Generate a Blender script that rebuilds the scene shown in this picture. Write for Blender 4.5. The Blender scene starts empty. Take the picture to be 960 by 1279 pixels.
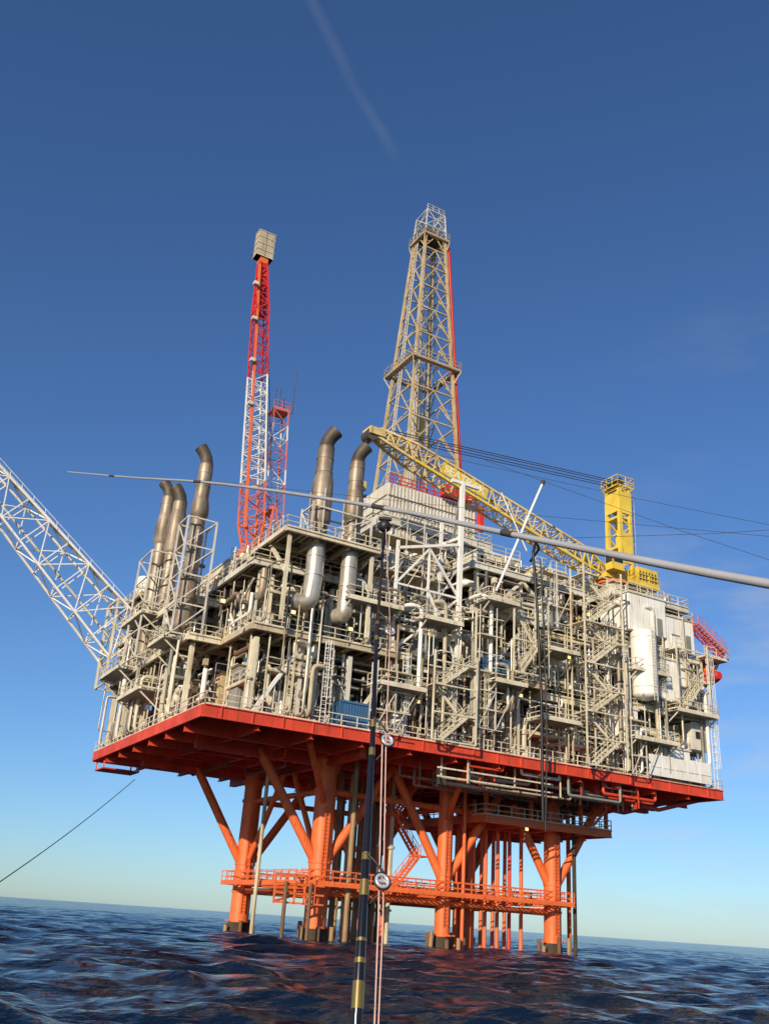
import bpy, math, random
import numpy as np
from mathutils import Vector, Matrix
R=random.Random(11)
scene=bpy.context.scene
PH=math.radians(28.5); AX,AY=-14.1,80.4
PLAT=Matrix.Translation((AX,AY,0))@Matrix.Rotation(PH,4,'Z')

# ------------------------------------------------------------ materials
def new_mat(name):
    m=bpy.data.materials.new(name); m.use_nodes=True
    nt=m.node_tree; b=nt.nodes["Principled BSDF"]; return m,nt,b
def paint(name,col,rough=.55,metal=0.,dirt=.35,rust=.12,scale=.5,rustcol=(.16,.07,.03)):
    m,nt,b=new_mat(name); N=nt.nodes; L=nt.links
    tc=N.new("ShaderNodeTexCoord")
    n1=N.new("ShaderNodeTexNoise"); n1.inputs["Scale"].default_value=scale; n1.inputs["Detail"].default_value=6
    L.new(tc.outputs["Object"],n1.inputs["Vector"])
    mp=N.new("ShaderNodeMapping"); mp.inputs["Scale"].default_value=(2.2,2.2,.25); L.new(tc.outputs["Object"],mp.inputs["Vector"])
    n2=N.new("ShaderNodeTexNoise"); n2.inputs["Scale"].default_value=1.6; n2.inputs["Detail"].default_value=8; L.new(mp.outputs[0],n2.inputs["Vector"])
    r1=N.new("ShaderNodeValToRGB"); r1.color_ramp.elements[0].position=.3; r1.color_ramp.elements[1].position=.7
    d=1-dirt; r1.color_ramp.elements[0].color=(col[0]*d,col[1]*d*.96,col[2]*d*.9,1); r1.color_ramp.elements[1].color=(*col,1)
    L.new(n1.outputs["Fac"],r1.inputs[0])
    r2=N.new("ShaderNodeValToRGB"); r2.color_ramp.elements[0].position=.60-rust*.4; r2.color_ramp.elements[1].position=.78-rust*.3
    r2.color_ramp.elements[0].color=(0,0,0,1); r2.color_ramp.elements[1].color=(.75,.75,.75,1)
    L.new(n2.outputs["Fac"],r2.inputs[0])
    mx=N.new("ShaderNodeMixRGB"); mx.inputs[2].default_value=(*rustcol,1)
    L.new(r2.outputs[0],mx.inputs[0]); L.new(r1.outputs[0],mx.inputs[1]); L.new(mx.outputs[0],b.inputs["Base Color"])
    b.inputs["Roughness"].default_value=rough; b.inputs["Metallic"].default_value=metal
    return m
M={}
M['cream']=paint("cream_paint",(.80,.72,.54),dirt=.3)
M['beige']=paint("beige_paint",(.60,.51,.35),dirt=.35)
M['grey']=paint("grey_paint",(.30,.30,.27))
M['light']=paint("light_grey_paint",(.72,.69,.61),dirt=.25)
M['white']=paint("white_paint",(.87,.85,.80),dirt=.10,rust=.02)
M['tan']=paint("tan_paint",(.62,.48,.27),dirt=.3)
M['dark']=paint("dark_grey_paint",(.06,.055,.05))
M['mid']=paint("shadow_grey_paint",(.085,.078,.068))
M['steel']=paint("weathered_steel",(.55,.49,.40),rough=.36,metal=.6,dirt=.5,rust=.15)
M['stack']=paint("heat_stained_steel",(.42,.34,.25),rough=.5,metal=.3,dirt=.6,rust=.25)
M['duct']=paint("bright_insulation_cladding",(.70,.62,.50),rough=.33,metal=.5,dirt=.45,rust=.10)
M['soot']=paint("sooty_steel",(.12,.095,.07),rough=.6,metal=.2,dirt=.6)
M['rust']=paint("rusty_steel",(.22,.12,.065),rough=.8,rust=.35)
M['orange']=paint("orange_paint",(.90,.18,.045),rough=.5,dirt=.2,rust=.03,rustcol=(.24,.05,.02))
M['red']=paint("deck_red_paint",(.76,.075,.03),rough=.55,dirt=.35,rust=.08,rustcol=(.16,.035,.015))
M['bred']=paint("bright_red_paint",(.70,.035,.03),rough=.5,dirt=.2,rust=.03)
M['pale_red']=paint("faded_red_paint",(.74,.20,.16),rough=.5,dirt=.2,rust=.03)
M['yellow']=paint("yellow_paint",(.88,.63,.08),rough=.5,dirt=.22,rust=.04)
M['boomy']=paint("faded_yellow_paint",(.82,.62,.28),rough=.55,dirt=.3,rust=.05)
M['blue']=paint("blue_paint",(.05,.16,.33),dirt=.3)
M['growth']=paint("marine_growth",(.09,.065,.04),rough=.9,dirt=.6,rust=.4,rustcol=(.05,.03,.015))
M['brown']=paint("brown_pipe_coating",(.42,.27,.13),rough=.7,rust=.25)
M['black']=paint("black_rubber",(.015,.015,.016),rough=.5,rust=0,dirt=.2)
M['gloss']=paint("glossy_black_blank",(.012,.011,.012),rough=.18,rust=0,dirt=.2,scale=30)
M['gold']=paint("gold_winding",(.38,.27,.09),rough=.3,metal=.7,rust=0,dirt=.2,scale=30)
M['pole']=paint("satin_aluminium",(.42,.42,.44),rough=.35,metal=.15,rust=0,dirt=.15,scale=12)
M['chrome']=paint("steel_ring",(.8,.8,.82),rough=.25,metal=.5,rust=0,dirt=.15,scale=40)
M['cord']=paint("pink_cord",(.70,.45,.40),rough=.8,rust=0,dirt=.3,scale=60)
M['rope']=paint("dark_rope",(.06,.06,.055),rough=.9,rust=0)
m,nt,b=new_mat("window_glass"); b.inputs["Base Color"].default_value=(.02,.03,.04,1); b.inputs["Roughness"].default_value=.08; M['glass']=m
m,nt,b=new_mat("lamp_lit"); b.inputs["Base Color"].default_value=(.9,.6,.2,1); b.inputs["Emission Color"].default_value=(1,.6,.2,1); b.inputs["Emission Strength"].default_value=2; M['lamp']=m

# ------------------------------------------------------------ mesh builder
class MB:
    def __init__(s,mat='cream'): s.V=[];s.F=[];s.I=[];s.S=[];s.mats=[];s.d=mat
    def mi(s,m):
        m=m or s.d
        if m not in s.mats: s.mats.append(m)
        return s.mats.index(m)
    def add(s,vs,fs,m=None,smooth=False):
        o=len(s.V); s.V+= [tuple(v) for v in vs]; i=s.mi(m)
        for f in fs: s.F.append(tuple(o+k for k in f)); s.I.append(i); s.S.append(smooth)
    def box(s,a,b,m=None):
        x0,x1=sorted((a[0],b[0]));y0,y1=sorted((a[1],b[1]));z0,z1=sorted((a[2],b[2]))
        s.add([(x0,y0,z0),(x1,y0,z0),(x1,y1,z0),(x0,y1,z0),(x0,y0,z1),(x1,y0,z1),(x1,y1,z1),(x0,y1,z1)],
              [(0,3,2,1),(4,5,6,7),(0,1,5,4),(1,2,6,5),(2,3,7,6),(3,0,4,7)],m)
    def beam(s,p,q,w=.3,h=None,m=None):
        h=h or w; p=Vector(p);q=Vector(q);d=q-p
        if d.length<1e-5: return
        d.normalize(); up=Vector((0,0,1)) if abs(d.z)<.95 else Vector((1,0,0))
        x=d.cross(up).normalized()*w/2; y=x.cross(d).normalized()*h/2
        s.add([p-x-y,p+x-y,p+x+y,p-x+y,q-x-y,q+x-y,q+x+y,q-x+y],
              [(0,3,2,1),(4,5,6,7),(0,1,5,4),(1,2,6,5),(2,3,7,6),(3,0,4,7)],m)
    def pipe(s,pts,r,n=10,m=None,caps=True,rr=None):
        pts=[Vector(p) for p in pts]; k=len(pts)
        rr=rr or [r]*k; rings=[]; prev=None
        for i,p in enumerate(pts):
            if i==0: d=pts[1]-p
            elif i==k-1: d=p-pts[i-1]
            else: d=(pts[i+1]-p).normalized()+(p-pts[i-1]).normalized()
            d.normalize()
            if prev is None:
                up=Vector((0,0,1)) if abs(d.z)<.9 else Vector((1,0,0)); x=d.cross(up).normalized()
            else:
                x=prev-d*prev.dot(d)
                x.normalize()
            prev=x.copy(); y=d.cross(x)
            rings.append([p+(x*math.cos(2*math.pi*j/n)+y*math.sin(2*math.pi*j/n))*rr[i] for j in range(n)])
        vs=[v for g in rings for v in g]
        fs=[(i*n+j,i*n+(j+1)%n,(i+1)*n+(j+1)%n,(i+1)*n+j) for i in range(k-1) for j in range(n)]
        s.add(vs,fs,m,True)
        if caps:
            s.add(rings[0],[tuple(range(n))[::-1]],m); s.add(rings[-1],[tuple(range(n))],m)
    def cyl(s,p,q,r,m=None,n=10,r2=None): s.pipe([p,q],r,n,m,rr=[r,r if r2 is None else r2])
    def bent(s,pts,r,n=10,m=None,bend=None):
        pts=[Vector(p) for p in pts]; bend=bend or r*2; out=[pts[0]]
        for i in range(1,len(pts)-1):
            a=(pts[i-1]-pts[i]);c=(pts[i+1]-pts[i]); b_=min(bend,a.length*.45,c.length*.45)
            a=pts[i]+a.normalized()*b_; c=pts[i]+c.normalized()*b_
            for t in (0,.25,.5,.75,1): out.append(a*(1-t)**2+pts[i]*2*t*(1-t)+c*t*t)
        out.append(pts[-1]); s.pipe(out,r,n,m)
    def vessel(s,p,q,r,m=None,n=14):
        p=Vector(p);q=Vector(q);d=(q-p).normalized()
        pts=[];rr=[]
        for a in (0,.3,.6,.85,1): pts.append(p-d*r*.5*(1-math.sin(a*math.pi/2)));rr.append(max(.02,r*math.sqrt(1-(1-math.sin(a*math.pi/2))**2)))
        for a in (1,.85,.6,.3,0): pts.append(q+d*r*.5*(1-math.sin(a*math.pi/2)));rr.append(max(.02,r*math.sqrt(1-(1-math.sin(a*math.pi/2))**2)))
        s.pipe(pts,r,n,m,rr=rr)
    def sphere(s,c,r,m=None,n=10,sz=1):
        pts=[(c[0],c[1],c[2]+sz*r*math.sin(a)) for a in np.linspace(-1.5,1.5,8)]
        s.pipe(pts,r,n,m,rr=[r*math.cos(a) for a in np.linspace(-1.5,1.5,8)])
    def rail(s,path,m=None,step=1.6,h=1.1,w=.06):
        for a,b_ in zip(path[:-1],path[1:]):
            a=Vector(a);b_=Vector(b_);d=b_-a;n=max(1,int(d.length/step))
            for k in range(n+1):
                p=a+d*k/n; s.beam(p,p+Vector((0,0,h)),w,m=m)
            for z in (.5,1.): s.beam(a+Vector((0,0,h*z)),b_+Vector((0,0,h*z)),w,m=m)
            s.beam(a+Vector((0,0,.08)),b_+Vector((0,0,.08)),.03,.16,m=m)
    def lattice(s,p,q,w0,w1,side,n,c=.2,b=.1,m=None,ratio=1.,colf=None,dense=True):
        p=Vector(p);q=Vector(q);d=(q-p).normalized();side=Vector(side).normalized();up=d.cross(side).normalized()
        def cor(i,t):
            w=w0+(w1-w0)*t; h=w*ratio
            sx,sy=[(-1,-1),(1,-1),(1,1),(-1,1)][i]
            return p.lerp(q,t)+side*sx*w/2+up*sy*h/2
        for k in range(n):
            t0,t1=k/n,(k+1)/n; mm=colf((t0+t1)/2) if colf else m
            for i in range(4):
                j=(i+1)%4
                s.beam(cor(i,t0),cor(i,t1),c,m=mm)
                s.beam(cor(i,t0),cor(j,t0),b,m=mm)
                if (k+i)%2 or dense=='x': s.beam(cor(i,t0),cor(j,t1),b,m=mm)
                if not (k+i)%2 or dense=='x': s.beam(cor(j,t0),cor(i,t1),b,m=mm)
        for i in range(4): s.beam(cor(i,1),cor((i+1)%4,1),b*1.3,m=colf(1) if colf else m)
    def ladder(s,p,h,side,m=None,cage=True):
        p=Vector(p); side=Vector(side)*.25; out=Vector((side.y,-side.x,0)).normalized()
        for g in (-1,1): s.beam(p+side*g,p+side*g+Vector((0,0,h)),.06,m=m)
        for z in np.arange(.2,h,.35): s.beam(p-side+Vector((0,0,z)),p+side+Vector((0,0,z)),.04,m=m)
        if cage:
            for z in np.arange(2.2,h,.9):
                s.beam(p-side+Vector((0,0,z)),p-side*1.1+out*.6+Vector((0,0,z)),.05,m=m);s.beam(p+side+Vector((0,0,z)),p+side*1.1+out*.6+Vector((0,0,z)),.05,m=m);s.beam(p-side*1.1+out*.6+Vector((0,0,z)),p+side*1.1+out*.6+Vector((0,0,z)),.05,m=m)
            for g in (-1,0,1): s.beam(p+side*g+out*.6+Vector((0,0,2.2)),p+side*g+out*.6+Vector((0,0,h)),.04,m=m)
    def stairs(s,p,q,width,side,m=None):
        p=Vector(p);q=Vector(q);side=Vector(side).normalized()*width/2
        for sg in (-1,1):
            s.beam(p+side*sg,q+side*sg,.08,.28,m)
            for h in (.55,1.05): s.beam(p+side*sg+Vector((0,0,h)),q+side*sg+Vector((0,0,h)),.06,m=m)
            for k in range(5):
                a=(p+side*sg).lerp(q+side*sg,k/4); s.beam(a,a+Vector((0,0,1.05)),.06,m=m)
        n=max(3,int(abs(q.z-p.z)/.28))
        for k in range(n):
            c=p.lerp(q,(k+.5)/n); d=Vector((q.x-p.x,q.y-p.y,0)).normalized()*.14
            s.add([c-side-d,c+side-d,c+side+d,c-side+d,c-side-d-Vector((0,0,.04)),c+side-d-Vector((0,0,.04)),c+side+d-Vector((0,0,.04)),c-side+d-Vector((0,0,.04))],
                  [(0,1,2,3),(7,6,5,4),(0,4,5,1),(1,5,6,2),(2,6,7,3),(3,7,4,0)],m)
    def mesh(s,name,off=(0,0,0)):
        me=bpy.data.meshes.new(name)
        V=np.array(s.V,dtype=float)-np.array(off)
        me.from_pydata(V.tolist(),[],s.F)
        for k in s.mats: me.materials.append(M[k])
        me.polygons.foreach_set("material_index",s.I); me.polygons.foreach_set("use_smooth",s.S)
        me.update(); return me
COL=scene.collection
def thing(name,base,label,cat,group=None,frame=PLAT):
    o=bpy.data.objects.new(name,None); COL.objects.link(o); o.empty_display_size=1
    o.matrix_world=frame@Matrix.Translation(base); o["label"]=label;o["category"]=cat
    if group:o["group"]=group
    o["_b"]=list(base); return o
def part(name,mb,par,label=None,stuff=False):
    if not mb.V: return None
    root=par
    while root.parent: root=root.parent
    o=bpy.data.objects.new(name,mb.mesh(name,tuple(root["_b"]))); COL.objects.link(o); o.parent=par
    if label:o["label"]=label
    if stuff:o["kind"]="stuff"
    return o
def solo(name,mb,base,label,cat,group=None,frame=PLAT):
    o=bpy.data.objects.new(name,mb.mesh(name,base)); COL.objects.link(o); o.matrix_world=frame@Matrix.Translation(base)
    o["label"]=label;o["category"]=cat
    if group:o["group"]=group
    o["_b"]=list(base); return o

# ============================================================ PLATFORM
SE=62.   # far end of the decks
P=thing("oil_platform",(31,18,0),"offshore oil platform with orange legs standing in the sea","oil platform")
def leg(s,t,r):
    b=MB('orange'); b.pipe([(s,t,1.0),(s,t,6.),(s,t,12),(s,t,16.6)],r,24,rr=[r,r,r*.96,r*.94])
    for z in (4.,6.8,13.5): b.pipe([(s,t,z),(s,t,z+.25)],r*1.08,24)
    b.pipe([(s,t,15.2),(s,t,16.6)],r,24,rr=[r,r*1.4])
    b.ladder((s-.2,t-r-.15,2.),10,(1,0,0),'orange',cage=False)
    o=part("leg",b,P)
    g=MB('growth'); g.pipe([(s,t,-3),(s,t,0),(s,t,.6),(s,t,1.05)],r,24,rr=[r*1.15,r*1.1,r*1.07,r*1.02]); part("splash_zone",g,o)
legs=[(17,10,1.08),(31.3,10,.8),(45.5,10,.94),(16.2,27,1.05),(31,27,.9),(45,27,.92)]
for l in legs: leg(*l)
braces=[((17,10,6.2),(9.4,10,16.8)),((17,10,6.2),(24.5,10,16.8)),((31.3,10,6.0),(24.6,10,16.8)),((31.3,10,6.),(38.2,10,15.5)),
 ((45.5,10,6),(52.5,10,16.2)),((45.5,10,6),(40.,10,14.8)),((16.2,27,6.2),(9.,27,16.8)),((16.2,27,6.2),(23.5,27,16.8)),
 ((31,27,6.2),(24,27,16.8)),((31,27,6.2),(38,27,16.8)),((45,27,6.2),(38,27,16.8)),((45,27,6.2),(52,27,16.8)),
 ((17,10,13.6),(45.5,10,13.2)),((16.2,27,13.6),(45,27,13.6)),((17,10,13.6),(16.2,27,13.6)),((45.5,10,13),(45,27,13.6)),((31.3,10,13.4),(31,27,13.4)),
 ((17,10,6.2),(16.7,18,16.8)),((16.2,27,6.2),(16.6,19,16.8)),((17,10,12),(11.5,3,16.8)),((45.5,10,6),(45.2,18,16.6)),((45,27,6.5),(45,19,16.6)),((31.3,10,12),(29,3,16.8)),
 ((17,10,4.2),(45.5,10,4.)),((16.2,27,4.2),(45,27,4.2)),((17,10,4.2),(16.2,27,4.2)),((45.5,10,4.2),(45,27,4.2)),((31.3,10,4.2),(31,27,4.2))]
for i,(p,q) in enumerate(braces):
    b=MB('orange'); b.cyl(p,q,.46 if i<12 else .3,n=16); part("brace",b,P)
for (s,t,_) in legs:
    b=MB('rust')
    for k in range(6):
        a=k*1.05+.3; r=1.45+.25*(k%2); x,y=s+r*math.cos(a),t+r*math.sin(a)
        b.cyl((x,y,-2),(x,y,1.3+R.uniform(-.6,.4)),.22,'brown' if k%2 else 'rust',n=10)
    b.box((s-1.5,t-.12,1.1),(s+1.5,t+.12,1.25),'orange'); b.box((s-.12,t-1.5,1.1),(s+.12,t+1.5,1.24),'orange')
    part("pile_sleeve_cluster",b,P)
for i in range(5):
    for j in range(3):
        t=12.2+j*4.5; s=19.4+(t-12)*.42+i*1.7+R.uniform(-.3,.3)
        mm=R.choice(['brown','brown','tan','rust','beige','orange']) ; b=MB(mm)
        b.cyl((s,t,-3),(s,t,17),R.uniform(.2,.34),mm,n=12)
        for z in (3,9,14): b.cyl((s,t,z),(s,t,z+.25),.4,mm,n=12)
        part("conductor_pipe",b,P)
for i in range(6):
    for j in range(2):
        s=34.6+i*1.6; t=11.8+j*3.
        mm=R.choice(['orange','orange','orange','red']); b=MB(mm); b.cyl((s,t,-3),(s,t,15),.22,mm,n=10); part("conductor_pipe",b,P)
for (s,t,r,m_) in [(19.5,8.5,.26,'brown'),(49.5,12,.25,'orange'),(33.3,9.4,.2,'orange'),(47.6,8.8,.22,'growth'),(13.6,17,.2,'beige')]:
    b=MB(m_); b.cyl((s,t,-3),(s,t,16.7),r,m_); part("riser_pipe",b,P)
b=MB('orange')
def walk(b,p,q,w,z,m='orange'):
    p=Vector((*p,z));q=Vector((*q,z));d=(q-p).normalized();n=Vector((-d.y,d.x,0))*w/2
    b.beam(p+n,q+n,.15,.3,m);b.beam(p-n,q-n,.15,.3,m)
    k=int((q-p).length/.6)
    for i in range(k+1):
        c=p.lerp(q,i/k); b.beam(c-n,c+n,.28,.06,m)
    b.rail([p+n+Vector((0,0,.15)),q+n+Vector((0,0,.15))],m,w=.08);b.rail([p-n+Vector((0,0,.15)),q-n+Vector((0,0,.15))],m,w=.08)
walk(b,(14.8,8.5),(46.6,8.5),1.6,4.9);walk(b,(15,28.4),(46.5,28.4),1.5,4.9);walk(b,(15.2,9.5),(14.8,28),1.5,4.85);walk(b,(46.9,9.5),(46.6,28),1.5,4.85)
walk(b,(17,14),(45,14),1.2,4.8);walk(b,(26,9.4),(26,27),1.2,4.75)
part("lower_walkway",b,P)
b=MB('orange')
for s in np.arange(11.5,16.5,1.0): b.beam((s,7.6,3.0),(s,7.6,5.6),.16)
for z in (3.1,3.9,4.7,5.5): b.beam((11.5,7.6,z),(16.5,7.6,z),.16)
b.beam((11.5,7.6,3.1),(16.5,9.5,4.6),.2);b.beam((11.5,7.6,5.5),(16.5,9.5,5.6),.2)
for s in (12.5,15): b.cyl((s,7.4,-1),(s,7.4,4.9),.18,'rust')
part("boat_landing",b,P)
b=MB('orange')
b.stairs((26,11.5,5),(29,11.5,8.6),1.,(0,1,0));b.box((29,11,8.5),(30.4,13.4,8.6));b.stairs((29.5,12.8,8.6),(26.5,12.8,12.4),1.,(0,1,0));b.box((25,11,12.3),(26.5,13.4,12.4));b.stairs((26,11.5,12.4),(29,11.5,16.6),1.,(0,1,0))
part("leg_staircase",b,P)
def deck(b,s0,s1,t0,t1,z,th=.35,edge=.5,em='red',pm='mid',gird=4.,gd=.7,gm=None):
    gm=gm or em
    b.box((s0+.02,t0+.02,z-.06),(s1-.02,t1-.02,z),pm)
    for (p,q) in [((s0,t0),(s1,t0)),((s0,t1),(s1,t1))]:
        b.box((p[0],p[1]-.05,z-edge+.04),(q[0],q[1]+.05,z+.0),em); b.box((p[0],p[1]-.18,z-.02),(q[0],q[1]+.18,z+.05),em); b.box((p[0],p[1]-.18,z-edge-.03),(q[0],q[1]+.18,z-edge+.04),em)
    for s in (s0,s1): b.box((s-.15,t0+.19,z-edge+.01),(s+.15,t1-.19,z+.04),em)
    n=max(1,round((s1-s0)/gird))
    for i in range(1,n):
        s=s0+(s1-s0)*i/n; b.box((s-.05,t0+.2,z-gd),(s+.05,t1-.2,z-.07),gm);b.box((s-.22,t0+.2,z-gd-.05),(s+.22,t1-.2,z-gd+.01),gm)
    n=max(1,round((t1-t0)/gird))
    for i in range(1,n):
        t=t0+(t1-t0)*i/n; b.box((s0+.2,t-.05,z-gd*1.1),(s1-.2,t+.05,z-.08),gm);b.box((s0+.2,t-.2,z-gd*1.1-.05),(s1-.2,t+.2,z-gd*1.1+.01),gm)
    n=max(1,round((s1-s0)/1.3))
    for i in range(n):
        s=s0+(s1-s0)*(i+.5)/n; b.box((s-.04,t0+.2,z-.32),(s+.04,t1-.2,z-.09),gm)
b=MB('red'); deck(b,34.5,52.,7.5,24,13.0,edge=.7,em='orange',pm='red',gd=.8)
for s in (35,41,48,51.7):
    for t in (8,16,23.5): b.beam((s,t,13),(s,t,16.9),.35,m='orange')
part("cellar_deck",b,P)
b=MB('orange'); b.rail([(34.5,24,13.05),(34.5,7.5,13.05),(52.,7.5,13.05),(52.,24,13.05)],w=.08,m='cream'); part("railing",b,P)
b=MB('orange'); b.stairs((48.2,6.8,13.1),(53.2,6.8,17.9),1.,(0,1,0));part("staircase",b,P)
b=MB('red')
deck(b,0,SE,0,37,18.,edge=1.0,em='red',pm='red',gird=5.,gd=1.4)
for t in (10,27): b.box((3,t-.35,15.9),(60,t+.35,17.9),'red')
for s in (16.6,31.2,45.2): b.box((s-.35,2,15.9),(s+.35,35,17.88),'red')
for s in np.arange(1.5,SE,2.9): b.box((s,-.16,17.05),(s+.1,-.051,17.96),'red')
for t in np.arange(1.5,36,2.9): b.box((-.2,t,17.05),(-.152,t+.12,17.98),'red')
# raking brackets toward the deck ends
for t in np.arange(3,36,5.5): b.beam((SE-.3,t,17.2),(55,t,15.4),.3,.4,'red'); b.beam((55,t,15.4),(50,t,15.6),.3,.4,'red')
part("lower_deck",b,P,"red painted lower deck with girders underneath")
b=MB('orange')
b.box((.3,33,15.9),(4.5,36.6,16.05),'red'); 
for s,t in ((.4,33.1),(.4,36.5),(4.4,33.1),(4.4,36.5)): b.beam((s,t,16),(s,t,17.1),.14)
part("hanging_platform",b,P)
b=MB('cream'); b.rail([(0,37,18.05),(0,0,18.05),(SE,0,18.05),(SE,37,18.05)],w=.08,m='cream'); part("railing",b,P)
b=MB('grey')
for i in range(46):
    s0=R.uniform(24,48);l=R.uniform(4,12);t=R.uniform(.3,12);z=R.uniform(15.0,16.6)
    m_=R.choice(['grey','light','beige','cream','rust','red'])
    r=R.uniform(.07,.2)
    b.bent([(s0,t,17),(s0,t,z),(min(s0+l,53),t,z),(min(s0+l,53),t,17)],r,8,m_)
for i in range(34):
    s=R.uniform(24,53);t=R.uniform(.3,6); b.beam((s,t,14.8),(s,t,17),.12,m=R.choice(['red','cream','red']))
for z in (15.1,15.9): b.beam((24,.6,z),(38,.6,z),.14,m='cream')
for i in range(20):
    s=R.uniform(8,54);t=R.uniform(6,30);l=R.uniform(5,16); b.bent([(s,t,17),(s,t,16),(s,min(t+l,35),16),(s,min(t+l,35),17)],R.uniform(.08,.2),8,R.choice(['red','rust','red','grey']))
part("underdeck_pipework",b,P,stuff=True)

decks=[(3.6,20,0.3,36.8,26.),(.2,3.4,8,37,26.),(20.3,28,2.2,36,25.6),(28.3,37.4,.8,36,26.2),(37.7,46.7,1.9,36,25.5),(47,61.,0.3,36,26.),
 (3.8,20,2.8,34,33.),(0.3,6,12,37,31.),(28.3,37,1.2,34,33.2),(37.3,46.7,2.,34,32.4),(47,60.4,.6,34,33.),
 (20,28,7,34,33.5),(29,45,3.,34,38.8),(48,59.6,1.,30,39.4),(5,15,-1.6,7,35.2),(0.5,7,30,37,36.),(22,41,11,30,41.),(20.3,27.8,3.,10,29.8)]
for (s0,s1,t0,t1,z) in decks:
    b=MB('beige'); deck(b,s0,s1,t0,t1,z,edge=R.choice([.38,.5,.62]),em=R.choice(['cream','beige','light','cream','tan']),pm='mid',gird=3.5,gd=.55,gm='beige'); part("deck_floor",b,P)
    b=MB('cream'); b.rail([(s0,t1,z+.05),(s0,t0,z+.05),(s1,t0,z+.05),(s1,t1,z+.05)],w=.07); part("railing",b,P)
def col(s,t,z0,z1,w=.42,m='cream'):
    b=MB(m)
    b.box((s-w/2,t-w/2,z0),(s+w/2,t-w/2+.08,z1));b.box((s-w/2,t+w/2-.08,z0),(s+w/2,t+w/2,z1));b.box((s-.05,t-w/2+.081,z0),(s+.05,t+w/2-.081,z1))
    part("column",b,P)
for s,t in ((4.4,1.2),(9,1.2),(14,1.2),(20,2.6),(27,2.6),(34,1.4),(41,2.6),(47.3,1.2),(54,1.2),(60.3,1.2)): col(s,t,18.06,25.0,m=R.choice(['cream','light']))
for t in (9,16,23,30,36): col(1.,t,18.06,25.4)
for s in (6,12.5,19,29.5,35,41,46.4,52,60.): col(s,3.2,26.06,31.9,.38,R.choice(['cream','light','beige']))
for t in (13,19,25,31,36): col(1.,t,26.06,30.4,.4)
for s in (30,36,42,45.4,49,55,59): col(s,3.6,33.26,38.2,.38)
for t in (31,36): col(1.4,t,31.06,35.4,.4)
for s in (23,30,37,40): col(s,12,33.6,40.4,.5,'light')
for s in (5.6,14.4): col(s,-1.1,26.4,34.6,.32)
for (p,q) in [((4.6,.8,18.1),(9,1,25.3)),((14,.8,18.1),(19,1.,25.3)),((28,1.2,18.1),(33,1.2,25.3)),((54,1,18.1),(59.5,1,25.3)),
  ((30,1.4,26.3),(35,1.4,32.3)),((48,1.,26.1),(52,1.,32.3)),((31,3.2,33.3),(36,3.2,38.1)),((42,3.2,33.3),(36,3.2,38.1)),
  ((1,35,18.1),(1,28,25.3)),((1,28,25.3),(1,21,18.1)),((.8,12.5,26.1),(.8,19,30.4)),((.8,25,26.1),(.8,31,30.4)),((5.6,-1.1,31),(5.6,3,34.6)),((14.4,-1.1,31),(14.4,3,34.6))]:
    b=MB('cream'); b.beam(p,q,.3,m=R.choice(['cream','light','white'])); part("diagonal_brace",b,P)

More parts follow.
